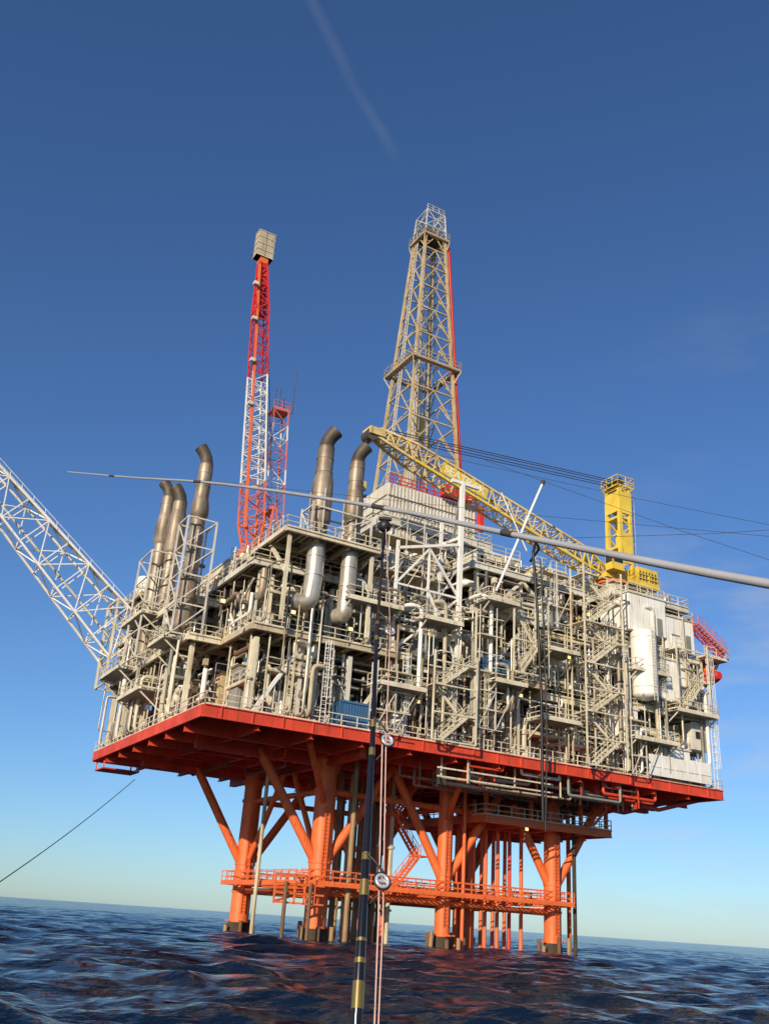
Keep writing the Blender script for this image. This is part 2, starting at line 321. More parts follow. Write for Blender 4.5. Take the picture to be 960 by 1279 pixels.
PAL=['cream','cream','beige','grey','light','light','tan','duct','white','white','stack','rust','mid','grey','cream']
def bay(name,org,u,n,L,D,z0,z1,dens=1.,pal=PAL,wall=True,big=True):
    org=Vector((*org,0));u=Vector((*u,0));n=Vector((*n,0))
    def X(a,d,z): v=org+u*a+n*d; return (v.x,v.y,z)
    H=z1-z0
    b=MB('beige'); area=L*H
    for i in range(int(area*.38*dens)):
        l=R.uniform(.8,min(L*.7,8)); a=R.uniform(0,L-l); d=R.uniform(.1,D*.8); z=z0+.4+R.random()*(H-.9); r=R.choice([.04,.05,.07,.09,.12,.18,.27,.4])
        m_=R.choice(pal); zz=R.choice([z0,z1-.1]); zq=min(z1-.1,max(z0,z+R.uniform(-3,3)))
        k=R.random()
        if k<.4: pts=[X(a,d,zz),X(a,d,z),X(a+l,d,z),X(a+l,d,zq)]
        elif k<.7: pts=[X(a,d+.8,z),X(a,d,z),X(a+l,d,z),X(a+l,d,zq),X(a+l,d+1.5,zq)]
        else: pts=[X(a,d,z),X(a+l*.5,d,z),X(a+l*.5,d,zq),X(a+l,d,zq),X(a+l,d+1,zq)]
        if any((Vector(pts[q])-Vector(pts[q+1])).length<.3 for q in range(len(pts)-1)): continue
        b.bent(pts,r,8,m_,bend=r*3)
    for i in range(int(L*2.0*dens)):
        a=R.uniform(.2,L-.2);d=R.uniform(.1,D*.8);r=R.choice([.04,.05,.08,.11,.16,.24]); za=z0 if R.random()<.6 else z0+H*R.random()*.5; b.cyl(X(a,d,za),X(a,d,z1-.1 if R.random()<.6 else za+(z1-za)*R.uniform(.4,.95)),r,R.choice(pal),n=8)
        if R.random()<.5: z=z0+H*R.random()*.8; b.cyl(X(a,d,z),X(a,d,z+.18),r*1.8,R.choice(pal),n=8)
    if H>5 and big:
        for k in range(int(L/6)):
            l=R.uniform(2,6);a=R.uniform(0,L-l);z=z0+H*R.uniform(.25,.7)
            b.box(X(a,.1,z-.12),X(a+l,1.6,z),R.choice(['cream','beige'])); b.rail([X(a,.1,z),X(a+l,.1,z)],m='cream',w=.06)
            for q in (a,a+l): b.beam(X(q,.1,z0),X(q,.1,z1),.12,m='cream')
            if R.random()<.6: b.ladder(X(a+l*.5,0,z0),z-z0+1,(u.x,u.y,0),R.choice(['cream','light','white']),cage=False)
    for i in range(int(L*1.4*dens)):
        a=R.uniform(0,L-1);z=z0+R.random()*H*.8;d=R.uniform(0.05,D*.5)
        b.beam(X(a,d,z),X(a+R.uniform(.6,3) if a+3<L else L,d,min(z1,max(z0,z+R.choice([0,0,1.8,-1.6,2.6,-2.4])))),R.choice([.08,.11,.15]),m=R.choice(['cream','light','white','beige']))
    for i in range(int(2+H*.3)):
        z=z1-.7-i*.9; d=R.uniform(.5,2.5); l=L*R.uniform(.2,.6);a=R.uniform(0,L-l)
        if z>z0+1: b.box(X(a,d,z),X(a+l,d+.7,z+.12),R.choice(['grey','light','steel']))
    for i in range(int(area*.26*dens)):
        a=R.uniform(.3,L-.8);d=R.uniform(.05,D*.5);z=z0+R.random()*(H-1);sx=R.uniform(.12,.6);sz=R.uniform(.12,.7)
        m_=R.choice(['dark','rust','bred','yellow','blue','dark']) if R.random()<.1 else R.choice(pal)
        b.box(X(a,d,z),X(a+sx,d+.2+R.random()*.4,z+sz),m_)
        b.beam(X(a+sx/2,d+.2,z0),X(a+sx/2,d+.2,z),.06,m='light')
    for i in range(int(area*.06*dens)):
        a=R.uniform(.3,L-.3);d=R.uniform(.05,D*.4);z=z0+.5+R.random()*(H-1); r=R.uniform(.18,.35); m_=R.choice(pal+['bred'])
        p=Vector(X(a,d,z)); b.pipe([p-n*.05,p+n*.05],r,10,m_); b.cyl(p,p+n*.8,.06,'grey',n=6)
    part(name,b,P,stuff=True)
    a=.3
    while a<L-2 and big:
        w=R.uniform(1.2,3.4); h=R.uniform(.25,.8)*H; d=R.uniform(D*.1,D*.6); kind=R.random()
        e=MB(R.choice(pal)); w=min(w,L-a-.2)
        if kind<.36:
            dd=R.uniform(1.5,3)
            e.box(X(a,d,z0+.4),X(a+w,d+dd,z0+h)); e.box(X(a-.1,d-.1,z0+h),X(a+w+.1,d+dd+.1,z0+h+.12),R.choice(pal))
            for q in np.arange(a+.3,a+w-.1,.6): e.box(X(q,d-.07,z0+.6),X(q+.08,d-.003,z0+h-.2))
            e.box(X(a,d,z0+.05),X(a+w,d+dd,z0+.39),'dark')
            if w>2 and h>2.5: e.box(X(a+.5,d-.1,z0+.5),X(a+1.3,d-.072,z0+2.3),R.choice(['mid','grey','white']))
            part("equipment_housing",e,P)
        elif kind<.7:
            r=min(w*.3,.9,H*.3); z=z0+r+.4+R.random()*(H*.4)
            e.vessel(X(a+.3,d+r,z),X(a+w-.2,d+r,z),r); e.box(X(a+.6,d+.2,z0),X(a+.9,d+2*r-.2,z),'grey');e.box(X(a+w-.8,d+.2,z0),X(a+w-.5,d+2*r-.2,z),'grey')
            e.cyl(X(a+w/2,d+r,z),X(a+w/2,d+r,z+r+.7),.18,n=8); part("pressure_vessel",e,P)
        else:
            r=min(w*.35,.8); e.vessel(X(a+w/2,d+r,z0+.8),X(a+w/2,d+r,z0+h),r); 
            for z in (z0+1,z0+h-.3): e.cyl(X(a+w/2,d+r,z),X(a+w/2,d+r,z+.1),r*1.08,'grey',n=14)
            part("vertical_vessel",e,P)
        a+=w+R.uniform(.1,1.4)
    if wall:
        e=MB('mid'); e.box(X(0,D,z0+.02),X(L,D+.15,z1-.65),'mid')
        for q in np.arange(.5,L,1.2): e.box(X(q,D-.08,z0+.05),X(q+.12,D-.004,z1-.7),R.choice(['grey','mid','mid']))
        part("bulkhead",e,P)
F=(1,0);T=(0,1)
bay("process_pipework",(4,.6),F,T,16,10,18.1,25.4,.8)
bay("process_pipework",(20,1.1),F,T,27,10,18.1,25.2,1.15)
bay("process_pipework",(47,.6),F,T,14,9,18.1,25.4,1.0,pal=PAL+['white']*2)
bay("process_pipework",(4.5,2.8),F,T,15.5,7,26.1,32.4,1.)
bay("process_pipework",(20.3,3.2),F,T,8,8,25.7,33.,1.3)
bay("process_pipework",(28.5,1.2),F,T,18,8,26.3,32.2,1.25)
bay("process_pipework",(47.3,.8),F,T,13,7,26.1,32.4,1.,pal=PAL+['white']*4)
bay("process_pipework",(28.6,2.2),F,T,17.5,8,33.3,38.2,1.25)
bay("process_pipework",(21,7.4),F,T,7.5,6,33.6,40.3,1.3)
bay("process_pipework",(48,1.2),F,T,11.3,7,33.1,38.8,.8,pal=PAL+['white']*6)
bay("process_pipework",(.6,36.5),(0,-1),F,28,7,18.1,25.4,1.)
bay("process_pipework",(4.,8.5),(0,-1),F,7.8,5,18.1,25.4,.8,wall=False)
bay("process_pipework",(.4,36.5),(0,-1),F,25.,4,26.1,30.4,1.2,wall=False)
bay("process_pipework",(3.9,33.5),(0,-1),F,30.5,6,26.1,32.4,1.25)
bay("process_pipework",(.7,36.5),(0,-1),F,6.3,5,31.1,35.4,1.0)
bay("process_pipework",(SE-.6,1),T,(-1,0),34,3,18.1,25.4,.6,wall=False)
bay("process_pipework",(60.6,1),T,(-1,0),32,3,26.1,32.4,.6,wall=False)
bay("roof_pipework",(4.2,7.5),F,T,15,5,33.1,36.6,1.4,wall=False)
bay("roof_pipework",(3.9,33),(0,-1),F,23,5,33.1,35.6,1.3,wall=False)
bay("roof_pipework",(29.5,3.2),F,T,15,6,38.9,40.7,1.2,wall=False,big=False)
bay("roof_pipework",(49,2),F,T,10,6,39.5,41.,.8,wall=False,big=False)
bay("roof_pipework",(20.4,7.5),F,T,8,3,33.6,37,1.2,wall=False,big=False)
bay("derrick_base_pipework",(23,11.5),F,T,14,5,41.1,44.5,1.3,wall=False)

b=MB('light')
for i in range(60):
    s=R.choice([R.uniform(20.5,28),R.uniform(28,47),R.uniform(47,60),R.uniform(4,19)]); za=R.choice([18.1,18.1,20,22,26.1]); zb=min(za+R.choice([6,10,13,15]),33.2 if s<28 else 38.5)
    t=R.uniform(-.5,.1); r=R.choice([.05,.07,.1,.15,.22]); mm=R.choice(['grey','light','white','beige','duct','stack'])
    pts=[(s,t+2.2,za+.4),(s,t,za+.4),(s,t,zb-1),(s+R.choice([-1.5,1.5]),t,zb-1),(s+R.choice([-1.5,1.5]),t+2.5,zb-1)]
    b.bent(pts,r,8,mm,bend=r*3)
for i in range(22):
    t=R.uniform(9,36); za=R.choice([18.1,20,22]); zb=za+R.choice([6,8,12]); r=R.choice([.05,.08,.12,.2]); ss=R.uniform(-.4,-.1)
    b.bent([(ss+2,t,za+.4),(ss,t,za+.4),(ss,t,zb),(ss+2,t,zb)],r,8,R.choice(['cream','light','duct','stack','grey']),bend=r*3)
part("vertical_pipework",b,P,stuff=True)
for (s,t,z,h) in [(11,-.2,18.1,7.5),(19.6,.2,18.1,8),(28.5,-.2,18.1,8),(33.8,.6,26.2,7),(47.2,-.2,18.1,8),(53,-.2,26.1,7),(60.8,-.3,18.1,15),(24,2.8,26,8),(39,1.6,33.3,6),(16.5,2.4,26.1,7)]:
    b=MB('cream'); b.ladder((s,t,z),h,(1,0,0),R.choice(['cream','light','white'])); part("ladder",b,P)

b=MB('white')
b.beam((25.8,.6,26.1),(25.8,.6,46.6),.44); b.beam((25.8,4.5,26.1),(25.8,4.5,43),.3)
b.beam((24.4,.6,46.4),(28,.6,46.4),.35);b.beam((25.8,.6,46.2),(29.5,8,42),.3);b.beam((25.8,.6,40),(25.8,11,41),.3)
b.beam((18.2,.6,37.0),(25.8,.6,39.2),.28); b.beam((18.2,.6,26.1),(18.2,.6,37.8),.28)
for (p,q) in [((18.2,26.2),(25.8,33.2)),((18.2,33.2),(22,37.8)),((22,37.8),(25.8,33.2)),((18.2,33.2),(25.8,33.2)),((18.2,29.7),(25.8,29.7)),((22,26.2),(22,37.8)),((22,33.2),(25.8,26.2))]:
    b.beam((p[0],.6,p[1]),(q[0],.6,q[1]),.2)
for z in (28,31,35): 
    b.beam((18.2,.6,z),(18.2,4.5,z),.2);b.beam((25.8,.6,z),(25.8,4.5,z),.2)
part("white_support_frame",b,P,"white painted braced steel frame")
def scaf(s0,s1,t0,t1,z0,z1):
    b=MB('light')
    for s in np.arange(s0,s1,2.1):
        for z in np.arange(z0,z1,1.9): b.beam((s,t0,z),(min(s+2.1,s1),t0,z),.08); b.beam((s,t0,z),(s,t1,z),.08)
        b.beam((s,t0,z0),(s,t0,z1+.6),.09);b.beam((s,t1,z0),(s,t1,z1+.6),.09);b.beam((s,t0,z0),(s+2.1,t0,z0+3.8),.08)
    for z in np.arange(z0+1.9,z1,3.8): b.box((s0,t0,z+.06),(s1,t1,z+.12),'tan')
    part("scaffolding",b,P)
scaf(15.8,25,2,5,33.1,41);scaf(27.5,30.5,-.9,.4,20,32);scaf(47.5,50,-1,.2,18.1,25);scaf(16,19.8,-.9,.2,18.1,24);scaf(37,41,1,2.2,33.4,40)
def tower(s0,s1,t,zs,m='cream'):
    b=MB(m); fl=0
    for z0,z1 in zip(zs[:-1],zs[1:]):
        a,c=(s0+1,s1-1) if fl%2==0 else (s1-1,s0+1)
        b.stairs((a,t+(fl%2)*1.1,z0),(c,t+(fl%2)*1.1,z1),.95,(0,1,0))
        e=(s1-1,s1) if fl%2==0 else (s0,s0+1)
        b.box((e[0],t-.5,z1-.08),(e[1],t+1.7,z1)); b.rail([(e[0],t-.5,z1),(e[1],t-.5,z1)],w=.06,step=1)
        fl+=1
    for s in (s0,s1):
        for tt in (t-.5,t+1.7): b.beam((s,tt,zs[0]),(s,tt,zs[-1]+1),.15)
    for z in zs: b.beam((s0,t-.5,z),(s1,t-.5,z),.13);b.beam((s0,t+1.7,z),(s1,t+1.7,z),.13)
    part("staircase",b,P)
tower(40.5,46,-1.4,[18.1,20.9,23.6,26.1,28.8,31.5,33.4,36.2,38.9])
tower(22,27,-.8,[18.1,20.7,23.4,25.7])
tower(31.5,36,-.8,[26.3,29.7,33.2])
tower(54.5,59.5,-1.,[26.1,29.6,33.1])
for (s0,s1,z) in [(29,33,25.),(35,40,22.2),(28,32,33.4),(47.5,54,22),(54,60.5,26),(12,18,30),(36,40,29.6),(16,21,22.5),(20.5,25,29.8),(48,53,29.6)]:
    b=MB('cream'); b.box((s0,-1.6,z-.25),(s1,1.2,z-.18),'grey'); b.box((s0,-1.7,z-.3),(s1,-1.601,z)); b.rail([(s0,1,z),(s0,-1.6,z),(s1,-1.6,z),(s1,1,z)],w=.07)
    for s in (s0+.3,s1-.3): b.beam((s,-1.5,z-.3),(s,1.2,z-2.),.14)
    part("balcony",b,P)
for (t0,t1,z) in [(10,15,26),(16,24,22),(26,34,26),(20,28,30.9)]:
    b=MB('cream'); b.box((-1.6,t0,z-.25),(1.,t1,z-.18),'grey'); b.box((-1.7,t0,z-.3),(-1.601,t1,z)); b.rail([(1,t0,z),(-1.6,t0,z),(-1.6,t1,z),(1,t1,z)],w=.07)
    for t in (t0+.3,t1-.3): b.beam((-1.5,t,z-.3),(.8,t,z-2.),.14)
    part("balcony",b,P)
def stack(s,t,zb,zm,z1,r,el,lowdir,rl=.85,lowm='duct',silz=None,upm='stack'):
    b=MB(upm)
    b.bent([(s+lowdir[0]*2.2,t+lowdir[1]*2.2,zb+.6),(s+lowdir[0]*.3,t+lowdir[1]*.3,zb+.5),(s,t,zb+3.),(s,t,zm)],rl,20,lowm,bend=1.6)
    b.pipe([(s,t,zm),(s,t,zm+.9),(s,t,z1-2.)],r,20,rr=[rl,r,r])
    for z in np.arange(zb+3.2,zm,1.9): b.pipe([(s,t,z),(s,t,z+.12)],rl*1.08,20,m=lowm)
    for z in np.arange(zm+1,z1-2.2,1.5): b.pipe([(s,t,z),(s,t,z+.1)],r*1.05,20)
    if silz: b.pipe([(s,t,silz[0]),(s,t,silz[0]+.4),(s,t,silz[1]-1.2),(s,t,silz[1])],r,20,rr=[r,r*1.3,r*1.25,r*.95])
    for k in range(3):
        a=2.1*k+.4; b.beam((s+r*1.3*math.cos(a),t+r*1.3*math.sin(a),zm),(s+r*1.3*math.cos(a),t+r*1.3*math.sin(a),zm+5),.1,m='light')
    o=part("exhaust_stack",b,P)
    c=MB('soot'); e=Vector((*el,0)).normalized()
    base=Vector((s,t,z1-2.1)); r2=r*.86
    pts=[base,base+Vector((0,0,.35)),base+e*.12+Vector((0,0,.9)),base+e*.42+Vector((0,0,1.45)),base+e*.85+Vector((0,0,2.0))]
    c.pipe(pts,r2,20,rr=[r*1.02,r2,r2,r2*1.02,r2*1.08],caps=False,m='soot'); c.pipe(pts[1:],r2*.93,20,caps=False,rr=[r2*.9,r2*.93,r2*.95,r2*1.0],m='black')
    part("exhaust_cowl",c,o)
stack(8.9,-.1,28.3,35.3,47.2,.84,(.9,-.5),(-.8,.3),rl=.88,silz=(36.8,42.5))
stack(12.5,-.1,28.,35.3,46.6,.76,(.9,-.5),(-.1,.6),rl=.8,silz=(38.,41.5))
stack(.0,10.,26.6,32,46.6,.74,(-.6,.1),(-.3,.4),rl=.9,lowm='stack',silz=(38.5,41.))
stack(.3,24.,26.5,32,48.0,.74,(-.6,.4),(.6,.1),rl=.9,lowm='stack',silz=(40,44.))
stack(1.2,22.,26.5,32,46.9,.8,(-.6,.4),(.6,.1),rl=.9,lowm='stack',silz=(38.5,44.))
for (s0,s1,t0,t1,z0,z1) in [(-1.4,1.6,8.6,11.6,26,38.),(-1.4,2.8,20.6,25.4,26,38.),(7.6,14.,-1.3,1.3,35.2,38.6)]:
    b=MB('light')
    for s in (s0,s1):
        for t in (t0,t1): b.beam((s,t,z0),(s,t,z1),.17)
    z=z0
    while z<=z1:
        b.beam((s0,t0,z),(s1,t0,z),.14);b.beam((s0,t1,z),(s1,t1,z),.14);b.beam((s0,t0,z),(s0,t1,z),.14);b.beam((s1,t0,z),(s1,t1,z),.14)
        if z+3<=z1+.1: b.beam((s0,t0,z),(s0,t1,z+3),.11);b.beam((s0,t0,z),(s1,t0,z+3),.11)
        z+=3
    part("stack_support_frame",b,P)
b=MB('light')
s0,s1,t0,t1=24.2,37.2,14.5,26
b.box((s0,t0,46.1),(s1,t1,51.4),'light')
for q in np.arange(s0+.1,s1-.2,.5): b.box((q,t0-.14,46.2),(q+.2,t0-.004,51.3))
for q in np.arange(t0+.1,t1-.2,.5): b.box((s0-.14,q,46.2),(s0-.004,q+.2,51.3))
for z in (47.8,49.6): b.box((s0,t0-.2,z),(s1,t0-.142,z+.12),'mid');b.box((s0-.2,t0,z),(s0-.142,t1,z+.12),'mid')
part("windwall",b,P,"light grey corrugated windwall around the drill floor")
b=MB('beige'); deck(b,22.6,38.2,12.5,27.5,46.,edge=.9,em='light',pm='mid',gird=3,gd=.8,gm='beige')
b.box((23.6,12.9,42.8),(37.4,13.1,45.),'light')
for q in np.arange(23.7,37.2,.5): b.box((q,12.78,42.85),(q+.2,12.898,44.95),'light')
for s in (24,30,37):
    for t in (13.5,26.5): b.beam((s,t,41),(s,t,45.4),.5)
b.beam((23.2,13.5,41.2),(23.2,26.5,45.2),.3);b.beam((23.2,26.5,41.2),(23.2,13.5,45.2),.3)
part("drill_floor_substructure",b,P)
b=MB('bred'); b.box((31.5,13.2,51.5),(36,14.2,52.8)); b.rail([(24.2,14.4,51.45),(37.2,14.4,51.45)],w=.1); b.box((37.25,13.6,48.),(37.9,14.3,51.5)); part("drill_floor_guard",b,P)
b=MB('cream'); b.rail([(22.6,27,46.1),(22.6,12.5,46.1),(38.2,12.5,46.1),(38.2,27,46.1)],w=.08); part("railing",b,P)
b=MB('black'); b.pipe([(33.5,-1.9,39.5),(33.9,-2.1,33),(34.3,-2.2,24),(34.6,-2.,12)],.15,8); b.pipe([(34.5,-1.9,39),(34.8,-2.1,30),(35,-2.2,20),(34.9,-2.,11)],.09,8); b.pipe([(33.5,-1.9,39.5),(34,-1.8,41),(35,-1,40.5),(35,.5,39.5)],.16,8); part("loading_hose",b,P)
b=MB('dark'); b.sphere((15.4,1.2,37.),.7,n=14); b.bent([(15.4,1.2,36.5),(15.4,1.2,35),(15.4,3,33)],.16); part("flare_scrubber",b,P)
b=MB('white'); b.cyl((29.5,-.8,34.5),(35.5,-1.,48.5),.14); b.cyl((35.5,-1.,48.5),(35.7,-1,49.),.24,'dark'); b.cyl((33.5,-.8,40),(30,-.8,46),.08,'white'); part("burner_pipe",b,P)
for (a,c,m_) in [((48.6,-.3,34.4),(54.3,4.5,38.8),'white'),((54.5,-.1,33.3),(59.,5,37.2),'white'),((46.9,.2,30.),(48.8,3,32.3),'white'),((52.9,-.2,27),(57.6,2.6,31.8),'white'),((57.8,.1,27),(60.4,2.6,30.2),'white'),((48.5,8,39.6),(57.5,20,42.6),'light'),((31,5,39.),(37,10,41.2),'light'),((38.5,4,39.),(43,9,40.8),'cream'),((5,13,33.2),(11,24,36.2),'cream'),((53.5,.3,18.3),(57.5,3,21.8),'white'),((46.9,.1,22.2),(49.6,3,25.2),'white'),((58,.2,22.2),(60.6,3,25.),'light'),((38,1.6,33.),(40,4,36),'white')]:
    b=MB(m_); b.box(a,c); b.box((a[0]-.15,a[1]-.15,c[2]),(c[0]+.15,c[1]+.15,c[2]+.18),'light')
    n=int((c[0]-a[0])/1.5); zw=a[2]+(c[2]-a[2])*.45
    for x in np.arange(a[0]+.3,c[0]-.2,.9): b.box((x,a[1]-.03,a[2]+.1),(x+.06,a[1]-.002,c[2]-.05),'light')
    for i in range(0,n,2):
        x=a[0]+.5+i*1.5
        if m_=='light': b.box((x,a[1]-.06,zw),(x+.7,a[1]-.032,zw+.8),'glass')
    b.box((c[0]-1.4,a[1]-.08,a[2]+.1),(c[0]-.6,a[1]-.04,min(a[2]+2.1,c[2]-.1)),'grey')
    b.rail([(a[0],a[1],c[2]+.18),(c[0],a[1],c[2]+.18)],w=.06,m='cream')
    part("deck_house",b,P)
for s in np.arange(50.5,58.5,1.9):
    b=MB('white'); b.box((s,-.45,18.4),(s+1.8,-.3,20.6+R.uniform(-.1,.15))); b.box((s+.1,-.5,19.3),(s+1.7,-.452,19.36),'light'); part("white_screen",b,P)
for (s,t,z) in [(0.2,0,27),(7,0,27.4),(13,0,27),(21,0.4,21.5),(33,0,24),(42,-.3,34.5),(48,0,24),(58,0,28),(39,-.5,29),(30,8,16.2),(40,8,12),(0,20,27)]:
    b=MB('grey'); b.beam((s,t,z-1.2),(s,t-.3,z),.08); b.box((s-.25,t-.55,z-.1),(s+.25,t-.25,z+.3)); b.box((s-.2,t-.57,z-.06),(s+.2,t-.552,z+.24),'lamp'); part("floodlight",b,P)

# ============================================================ separate things on the platform
def tank(s,t,z0,z1,r,label):
    th=thing("storage_tank",(s,t,z0),label,"tank")
    b=MB('white'); b.vessel((s,t,z0+.9),(s,t,z1),r,n=24)
    for z in (z0+1.6,(z0+z1)/2,z1-.5): b.pipe([(s,t,z),(s,t,z+.08)],r*1.02,24,'light')
    part("shell",b,th)
    b=MB('grey')
    for k in range(4): a=k*math.pi/2+.6; b.beam((s+r*.9*math.cos(a),t+r*.9*math.sin(a),z0),(s+r*.9*math.cos(a),t+r*.9*math.sin(a),z0+1.2),.16)
    part("support_legs",b,th)
    b=MB('light'); b.ladder((s,t-r-.1,z0),z1-z0+.5,(1,0,0),cage=False); part("ladder",b,th)
tank(50.3,-.6,26.1,33.9,1.45,"tall white cylindrical tank standing on the platform deck")
tank(20.,1.6,18.05,20.5,.8,"small white tank beside the lower deck railing")
tank(1.8,34,36.05,38.8,1.1,"white domed tank on top of the platform module")
def container(s,t,z,w,d,h,m_,label):
    th=thing("shipping_container",(s,t,z),label,"container","containers standing on the platform decks")
    b=MB(m_); b.box((s,t,z),(s+w,t+d,z+h))
    for q in np.arange(s+.2,s+w-.2,.3): b.box((q,t-.06,z+.15),(q+.15,t-.002,z+h-.15))
    for q in np.arange(t+.2,t+d-.2,.3): b.box((s-.06,q,z+.15),(s-.002,q+.15,z+h-.15))
    part("container_body",b,th)
    b=MB(m_)
    for x in (s,s+w): b.beam((x,t-.03,z),(x,t-.03,z+h),.2)
    for q in (z,z+h): b.beam((s,t-.03,q),(s+w,t-.03,q),.2)
    part("container_frame",b,th)
container(13.,.5,18.3,3.,2.2,2.2,'blue',"blue steel container on the lower deck")
container(29,.3,26.4,3.,2.2,1.2,'blue',"blue low container on the middle deck")
container(43,6,38.9,2.,2.6,2.2,'grey',"grey container on the roof deck")
container(21,1.6,26.2,3.,2.4,2.4,'grey',"grey container beside the white frame")

# ---- derrick
c0=(31.4,20)
D=thing("drilling_derrick",(c0[0],c0[1],46),"tall tan lattice drilling derrick rising above the windwall","derrick")
def hw(z): return 4.45+(1.65-4.45)*(z-47)/(95-47)
def dc(i,z):
    sx,sy=[(-1,-1),(1,-1),(1,1),(-1,1)][i]; return (c0[0]+sx*hw(z),c0[1]+sy*hw(z),z)
b=MB('tan'); zs=[46,52,58.,63.2,68.,72.4,77.,81.4,85.4,89,92.4,95.]
for k,(z0,z1) in enumerate(zip(zs[:-1],zs[1:])):
    for i in range(4):
        j=(i+1)%4
        b.beam(dc(i,z0),dc(i,z1),.36); b.beam(dc(i,z1),dc(j,z1),.18)
        a=Vector(dc(i,z0));c=Vector(dc(j,z0));e=Vector(dc(i,z1));g=Vector(dc(j,z1)); 
        b.beam(a,(e+g)/2,.14);b.beam(c,(e+g)/2,.14)
        b.beam((a+e)/2,(a+(e+g)/2)/2,.09);b.beam((c+g)/2,(c+(e+g)/2)/2,.09)
part("lattice_frame",b,D)
def dplat(z,ext,nm):
    b=MB('tan'); h=hw(z)+ext; w=ext*.8
    for (a,c) in [((-h,-h),(h,-h+w)),((-h,h-w),(h,h)),((-h,-h+w),(-h+w,h-w)),((h-w,-h+w),(h,h-w))]:
        b.box((c0[0]+a[0],c0[1]+a[1],z),(c0[0]+c[0],c0[1]+c[1],z+.1))
    pts=[(c0[0]+x*h,c0[1]+y*h,z+.15) for x,y in [(-1,-1),(1,-1),(1,1),(-1,1),(-1,-1)]]
    b.rail(pts,w=.07,h=1.2)
    for i in range(4): 
        sx,sy=[(-1,-1),(1,-1),(1,1),(-1,1)][i]; b.beam((c0[0]+sx*h,c0[1]+sy*h,z),dc(i,z-2),.12)
    part(nm,b,D)
dplat(72.,.9,"monkey_board_platform");dplat(94.6,.5,"crown_platform")
for i in range(8):
    b=MB('light'); x=c0[0]-2+(i%4)*.4;y=c0[1]-1.5+(i//4)*.5; b.cyl((x,y,46),(x,y,72+R.uniform(-.5,.5)),.08,R.choice(['tan','light','white']),n=6); part("pipe_stand",b,D)
b=MB('white')
for x in (-.6,.6): b.beam((c0[0]+x,c0[1],46),(c0[0]+x,c0[1],94),.15,m='tan')
for z in np.arange(50,94,3): b.beam((c0[0]-.6,c0[1],z),(c0[0]+.6,c0[1],z),.12,m='tan')
b.box((c0[0]-.6,c0[1]-.4,62),(c0[0]+.6,c0[1]+.4,65),'yellow')
part("guide_rails",b,D)
b=MB('bred'); 
pp=[(c0[0]+hw(z)+.7,c0[1]-hw(z)*.9,z) for z in (48,60,72,84,94)]
b.pipe(pp,.26,10,'bred'); b.pipe([(p[0]+.1,p[1]+1.1,p[2]) for p in pp],.15,8,m='orange')
for z in np.arange(52,94,5): b.beam((c0[0]+hw(z),c0[1]-hw(z)*.9,z),(c0[0]+hw(z)+.8,c0[1]-hw(z)*.9,z),.14,m='tan')
part("standpipe",b,D)
b=MB('light'); h=1.8
for i in range(4):
    sx,sy=[(-1,-1),(1,-1),(1,1),(-1,1)][i]; tx,ty=[(-1,-1),(1,-1),(1,1),(-1,1)][(i+1)%4]
    b.beam((c0[0]+sx*h,c0[1]+sy*h,95.),(c0[0]+sx*h*.85,c0[1]+sy*h*.85,99.6),.15)
    for z,f in ((96.6,.95),(98.2,.9),(99.6,.85)): b.beam((c0[0]+sx*h*f,c0[1]+sy*h*f,z),(c0[0]+tx*h*f,c0[1]+ty*h*f,z),.11)
    b.beam((c0[0]+sx*h*.95,c0[1]+sy*h*.95,96.6),(c0[0]+tx*h*.85,c0[1]+ty*h*.85,99.6),.1);b.beam((c0[0]+tx*h*.95,c0[1]+ty*h*.95,96.6),(c0[0]+sx*h*.85,c0[1]+sy*h*.85,99.6),.1)
for x in (-.8,0,.8): b.pipe([(c0[0]+x-.12,c0[1],96.6),(c0[0]+x+.12,c0[1],96.6)],.9,18,'steel')
b.box((c0[0]-1.6,c0[1]-1.4,95.1),(c0[0]+1.6,c0[1]+1.4,95.6),'mid'); b.rail([(c0[0]-1.5,c0[1]-1.5,99.6),(c0[0]+1.5,c0[1]-1.5,99.6),(c0[0]+1.5,c0[1]+1.5,99.6)],w=.07,step=1,h=1)
part("crown_block",b,D)
b=MB('cream')
for z in np.arange(48,94,.6):
    x=c0[0]-hw(z)-.25;y=c0[1]+.3; b.beam((x,y-.3,z),(x,y+.3,z),.06)
b.beam((c0[0]-hw(48)-.25,c0[1],48),(c0[0]-hw(94)-.25,c0[1],94),.1);b.beam((c0[0]-hw(48)-.25,c0[1]+.6,48),(c0[0]-hw(94)-.25,c0[1]+.6,94),.1)
part("ladder",b,D)

# ---- yellow crane
CS=50.2
C=thing("pedestal_crane",(CS,4,39.4),"yellow pedestal crane with long lattice boom on the platform roof","crane","cranes on the platform")
b=MB('cream'); b.pipe([(CS,4,33.2),(CS,4,39.8),(CS,4,41.)],1.1,24,rr=[1.1,1.1,1.5]); part("pedestal",b,C)
b=MB('yellow'); b.pipe([(CS,4,41.),(CS,4,41.4)],1.9,24,'orange'); b.box((CS-2.2,2.5,41.4),(CS+6.4,5.8,41.9)); b.box((CS+3.,2.6,41.9),(CS+6.2,5.6,43.9)); b.rail([(CS-2.2,2.5,41.9),(CS+6.4,2.5,41.9),(CS+6.4,5.8,41.9)],w=.08)
for q in np.arange(CS+3.2,CS+6,.5): b.box((q,2.55,42.1),(q+.2,2.597,43.4),'mid')
part("machinery_deck",b,C)
b=MB('yellow'); ga,gb=CS+.6,CS+2.4
for t in (3.,5.2):
    b.beam((ga,t,41.9),(ga+.2,t,54.2),.45); b.beam((gb,t,41.9),(gb-.1,t,54.2),.38)
    for z in np.arange(43.4,53.6,2.2): b.beam((ga,t,z),(gb,t,z+1.1),.2);b.beam((gb,t,z+1.1),(ga,t,z+2.2),.2)
